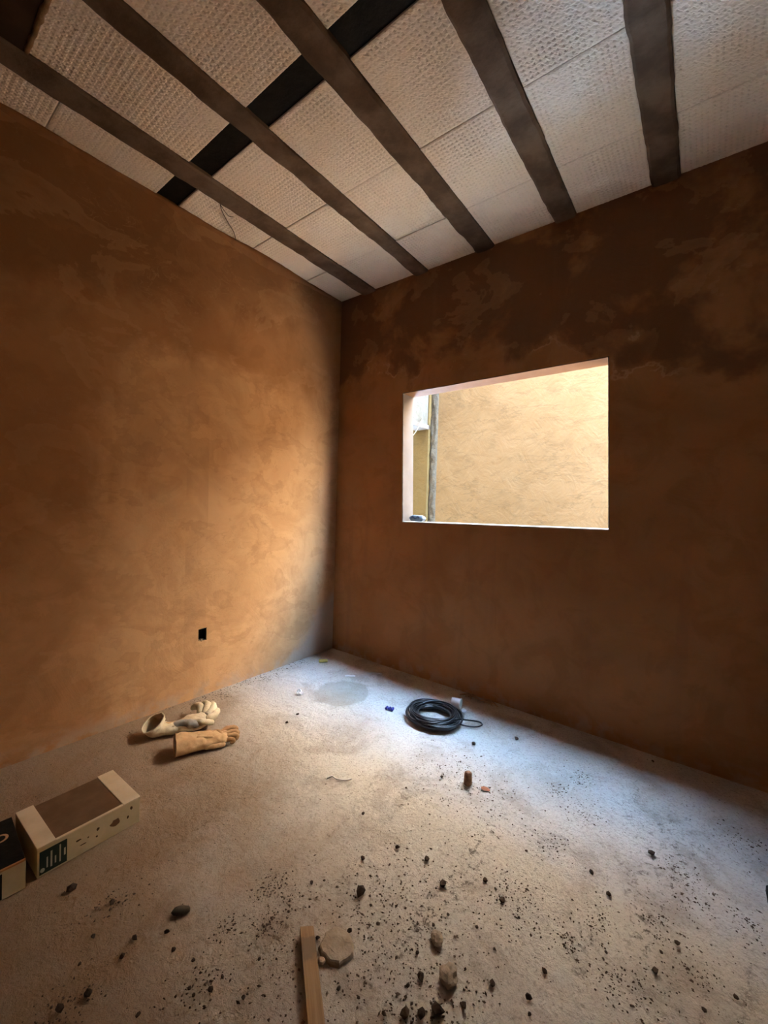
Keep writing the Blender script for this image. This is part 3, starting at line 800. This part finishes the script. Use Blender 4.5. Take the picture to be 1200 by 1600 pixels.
CLODS = [(1.718, -1.593, .0341), (1.635, -1.487, .0187), (1.819, -1.342, .0234), (1.915, -1.394, .0263), (1.772, -1.710, .0171), (1.712, -1.782, .0148), (2.006, -1.675, .0216), (1.959, -1.53, .0119), (2.021, -1.285, .02), (2.096, -1.319, .0211), (1.99, -1.715, .0121), (2.135, -1.476, .0113), (2.08, -1.714, .0328), (2.020, -1.770, .0295), (2.053, -1.745, .026), (2.128, -1.659, .015), (1.496, -1.324, .016), (1.705, -1.367, .0194), (1.564, -1.672, .0131), (1.85, -1.836, .0137), (1.965, -1.629, .013), (2.166, -1.566, .0174), (2.268, -1.443, .0162), (2.254, -1.533, .0187), (2.268, -1.568, .0098), (2.394, -1.275, .0113), (2.367, -1.066, .0195), (2.558, -1.11, .0154), (2.522, -1.171, .0113), (2.303, -1.01, .0183), (2.464, -.773, .0243), (2.089, -1.067, .0121), (2.158, -1.338, .0101), (2.513, -1.243, .0181), (.981, -2.189, .0294), (1.127, -2.122, .0204), (1.298, -2.123, .0169), (1.416, -2.066, .0147), (1.487, -2.045, .0126), (1.339, -2.312, .0225), (1.355, -2.255, .02), (1.352, -2.055, .0153), (1.591, -2.052, .0152), (1.567, -2.085, .0117), (1.544, -2.085, .0118), (1.501, -2.193, .0128), (1.326, -2.166, .0162), (1.254, -2.246, .0106), (1.2, -2.196, .0132), (1.789, -.344, .0287), (1.626, -.549, .0245), (.667, -.967, .0194), (.692, -1.071, .0187), (1.544, -1.076, .0146), (1.63, -.904, .0153), (2.411, -.078, .0166), (2.622, -1.27, .015), (2.69, -1.179, .0138), (1.627, -1.927, .0109), (1.671, -2.007, .0133), (1.977, -1.803, .013), (1.904, -1.818, .0101), (2.067, -1.451, .0118), (1.979, -1.473, .0102), (1.825, -1.638, .0138)]
CLOD_LABELS = {0: 'largest dark soil clod alone behind the flat mortar cake', 34: 'round dark clod on the floor just in front of the cream carton',
    49: 'dark clod on the bright floor right of the cable coil loop', 50: 'small dark clod in front of the cable coil, towards the loop',
    12: 'rightmost of three big dark clods in the foreground below the largest pale clod', 13: 'leftmost of three big dark clods in the foreground below the largest pale clod',
    14: 'middle one of three big dark clods below the largest pale clod', 30: 'dark clod lying farthest right on the pale floor below the window wall',
    35: 'second dark clod right of the one in front of the carton', 39: 'dark clod nearest the lower left corner of the photo'}
clod_meshes = [lump('soil_clod', 1.0, (1, .8 + .25 * random.random(), .62), 50 + 3 * k, mat_soil, 1, .55, 1.2) for k in range(6)]
for k, (x, y, s) in enumerate(CLODS):
    o = place('soil_clod', clod_meshes[k % 6], x, y, random.uniform(0, 6.28), 'small dark soil clod scattered on the dusty floor', 'clod', 'dark soil clods scattered over the floor')
    o.scale = (s * .5,) * 3
    if k in CLOD_LABELS: o['label'] = CLOD_LABELS[k]

# crumbs of soil too small to count
CLUST = [(1.47, -1.743, 12, 8), (1.466, -1.795, 12, 8), (1.479, -1.929, 14, 8), (1.559, -1.843, 14, 10), (1.551, -1.762, 16, 7), (2.145, -.48, 22, 14), (2.094, -.633, 12, 8), (2.207, -.714, 20, 16), (2.15, -.978, 24, 12), (2.088, -1.27, 14, 24), (2.354, -1.198, 26, 10), (2.297, -1.319, 10, 8), (2.583, -.906, 26, 18), (2.501, -1.088, 20, 10), (2.612, -1.17, 18, 16), (2.491, -1.329, 28, 12), (2.42, -1.351, 16, 9), (2.739, -.893, 24, 10), (2.56, -.803, 22, 10), (2.746, -.482, 16, 26), (2.1, -1.658, 30, 22), (2.03, -1.765, 26, 10), (.097, -1.111, 26, 8), (.11, -.762, 30, 6), (1.821, -1.724, 50, 25), (1.967, -1.605, 40, 30), (1.561, -2.069, 18, 12), (1.132, -2.115, 22, 10), (1.34, -2.303, 20, 12), (1.642, -.864, 60, 30), (2.162, -1.295, 30, 20), (1.858, -.907, 60, 30), (1.767, -1.873, 80, 40), (1.802, -1.506, 80, 30)]
pts = []
for (x, y, rx, ry) in CLUST:
    sg = .0019 * math.sqrt(rx * ry)
    cnt = int(70 + rx * ry * .12)
    for _ in range(cnt): pts.append((random.gauss(x, sg * 1.2), random.gauss(y, sg * 1.5), random.uniform(.0010, .0046) * random.uniform(.45, 1.1)))
for _ in range(1700):
    pts.append((random.uniform(.05, 3.1), random.uniform(-2.6, -.05), random.uniform(.0008, .0026)))
for _ in range(260):   # along the foot of the left wall
    y = random.uniform(-1.45, -.35); pts.append((abs(random.gauss(.03, .05)) + .008, y, random.uniform(.0012, .0045)))
octv = np.array([(1, 0, 0), (-1, 0, 0), (0, 1, 0), (0, -1, 0), (0, 0, 1), (0, 0, -.3)])
octf = [(0, 2, 4), (2, 1, 4), (1, 3, 4), (3, 0, 4), (2, 0, 5), (1, 2, 5), (3, 1, 5), (0, 3, 5)]
V, Fc = [], []
for (x, y, s) in pts:
    if not (.006 < x < XR - .02 and YB < y < -.006): continue
    if 1.13 < x < 1.51 and -.66 < y < -.26: continue
    if .55 < x < .87 and y < -1.91: continue
    if x > 2.77 and y < -.68: continue
    lx = (x - 1.652) * dr.x + (y + 1.777) * dr.y; ly = -(x - 1.652) * dr.y + (y + 1.777) * dr.x
    if -.02 < lx < 1.0 and abs(ly) < .028: continue
    if math.hypot(x - 1.772, y + 1.768) < .075 or math.hypot(x - 2.066, y + 1.63) < .036: continue
    if .15 < x < .66 and -1.72 < y < -1.28 and math.hypot((x - .42) / 1.0, (y + 1.48)) < .24: continue
    o = len(V); jit = rng.uniform(.5, 1.4, (6, 1)); a = random.uniform(0, 6.28); ca, sa = math.cos(a), math.sin(a); st = random.uniform(.7, 1.7)
    q = octv * jit * s
    for (px, py, pz) in q: V.append((x + px * st * ca - py * sa, y + px * st * sa + py * ca, max(pz * .8, -.001) + .0008))
    Fc += [tuple(i + o for i in f) for f in octf]
crumbs = obj('soil_crumbs', me('soil_crumbs', V, Fc, mat_crumb))
tag(crumbs, 'loose dark soil crumbs strewn over the concrete floor', 'soil', kind='stuff')

# ------------------------------------------------------------------ right edge: dark plank lying on the floor
d = me('dark_plank', boxv(0, .17, -1.5, 0, .001, .028), BOXF, mat_black)
bm = bmesh.new(); bm.from_mesh(d); bmesh.ops.bevel(bm, geom=bm.edges[:], offset=.003, segments=2, affect='EDGES'); bm.to_mesh(d); bm.free()
tag(obj('dark_plank', d, None, (2.790, -.70, 0), math.radians(.6)), 'black plank lying on the floor at the right edge', 'plank')

# ------------------------------------------------------------------ packet on the sill, wire at the ceiling
sp = empty('small_packet', (.81, .075, 1.167)); tag(sp, 'small white and blue packet in the left corner of the window sill', 'packet')
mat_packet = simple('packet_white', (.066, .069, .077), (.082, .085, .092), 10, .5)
mat_packet_blue = simple('packet_blue', (.026, .036, .064), (.04, .052, .085), 40, .5)
nx, ny = 16, 8; V, Fc = [], []
for sgn in (1, -1):
    for j in range(ny + 1):
        for i in range(nx + 1):
            u, v = i / nx * 2 - 1, j / ny * 2 - 1
            h = .024 * max(0, 1 - abs(u) ** 5) ** .5 * max(0, 1 - abs(v) ** 4) ** .5 + .003 * nz((u * 2, v * 2, sgn), 2.2)
            V.append((u * .064, v * .026, .0245 + sgn * max(h, .0)))
for s in range(2):
    o = s * (nx + 1) * (ny + 1)
    for j in range(ny):
        for i in range(nx):
            a = o + j * (nx + 1) + i; q = (a, a + 1, a + nx + 2, a + nx + 1); Fc.append(q if s == 0 else q[::-1])
obj('wrapper', me('wrapper', V, Fc, mat_packet, True), sp)
V, Fc = [], []
for i in range(13):
    u = -.042 + .07 * i / 12; zc = .030 + .006 * math.sin(i * .75)
    V += [(u, -.0275, zc - .006), (u, -.0275, zc + .006)]
for i in range(12): Fc.append((2 * i, 2 * i + 2, 2 * i + 3, 2 * i + 1))
V2 = [(x, y + .002, z) for x, y, z in V]; k = len(V)
Fc += [tuple(a + k for a in f[::-1]) for f in Fc]
obj('blue_band', me('blue_band', V + V2, Fc, mat_packet_blue), sp)

wm = simple('rusty_wire', (.05, .03, .02), (.08, .05, .03))
pts = spline([(.236, -1.292, HC - .002), (.205, -1.262, HC - .012), (.15, -1.190, HC - .016), (.09, -1.110, HC - .014), (.03, -1.060, HC - .010), (.006, -1.046, HC - .004)], 8)
v1 = tube(pts, .0024, 6)
v2 = tube(spline([(.236, -1.290, HC - .004), (.215, -1.245, HC - .014), (.205, -1.215, HC - .016), (.212, -1.190, HC - .010)], 6), .002, 6)
tag(obj('tie_wire', me('tie_wire', *merge(v1, v2), wm, True)), 'thin rusty tie wire hanging across a foam block near the left wall', 'wire')
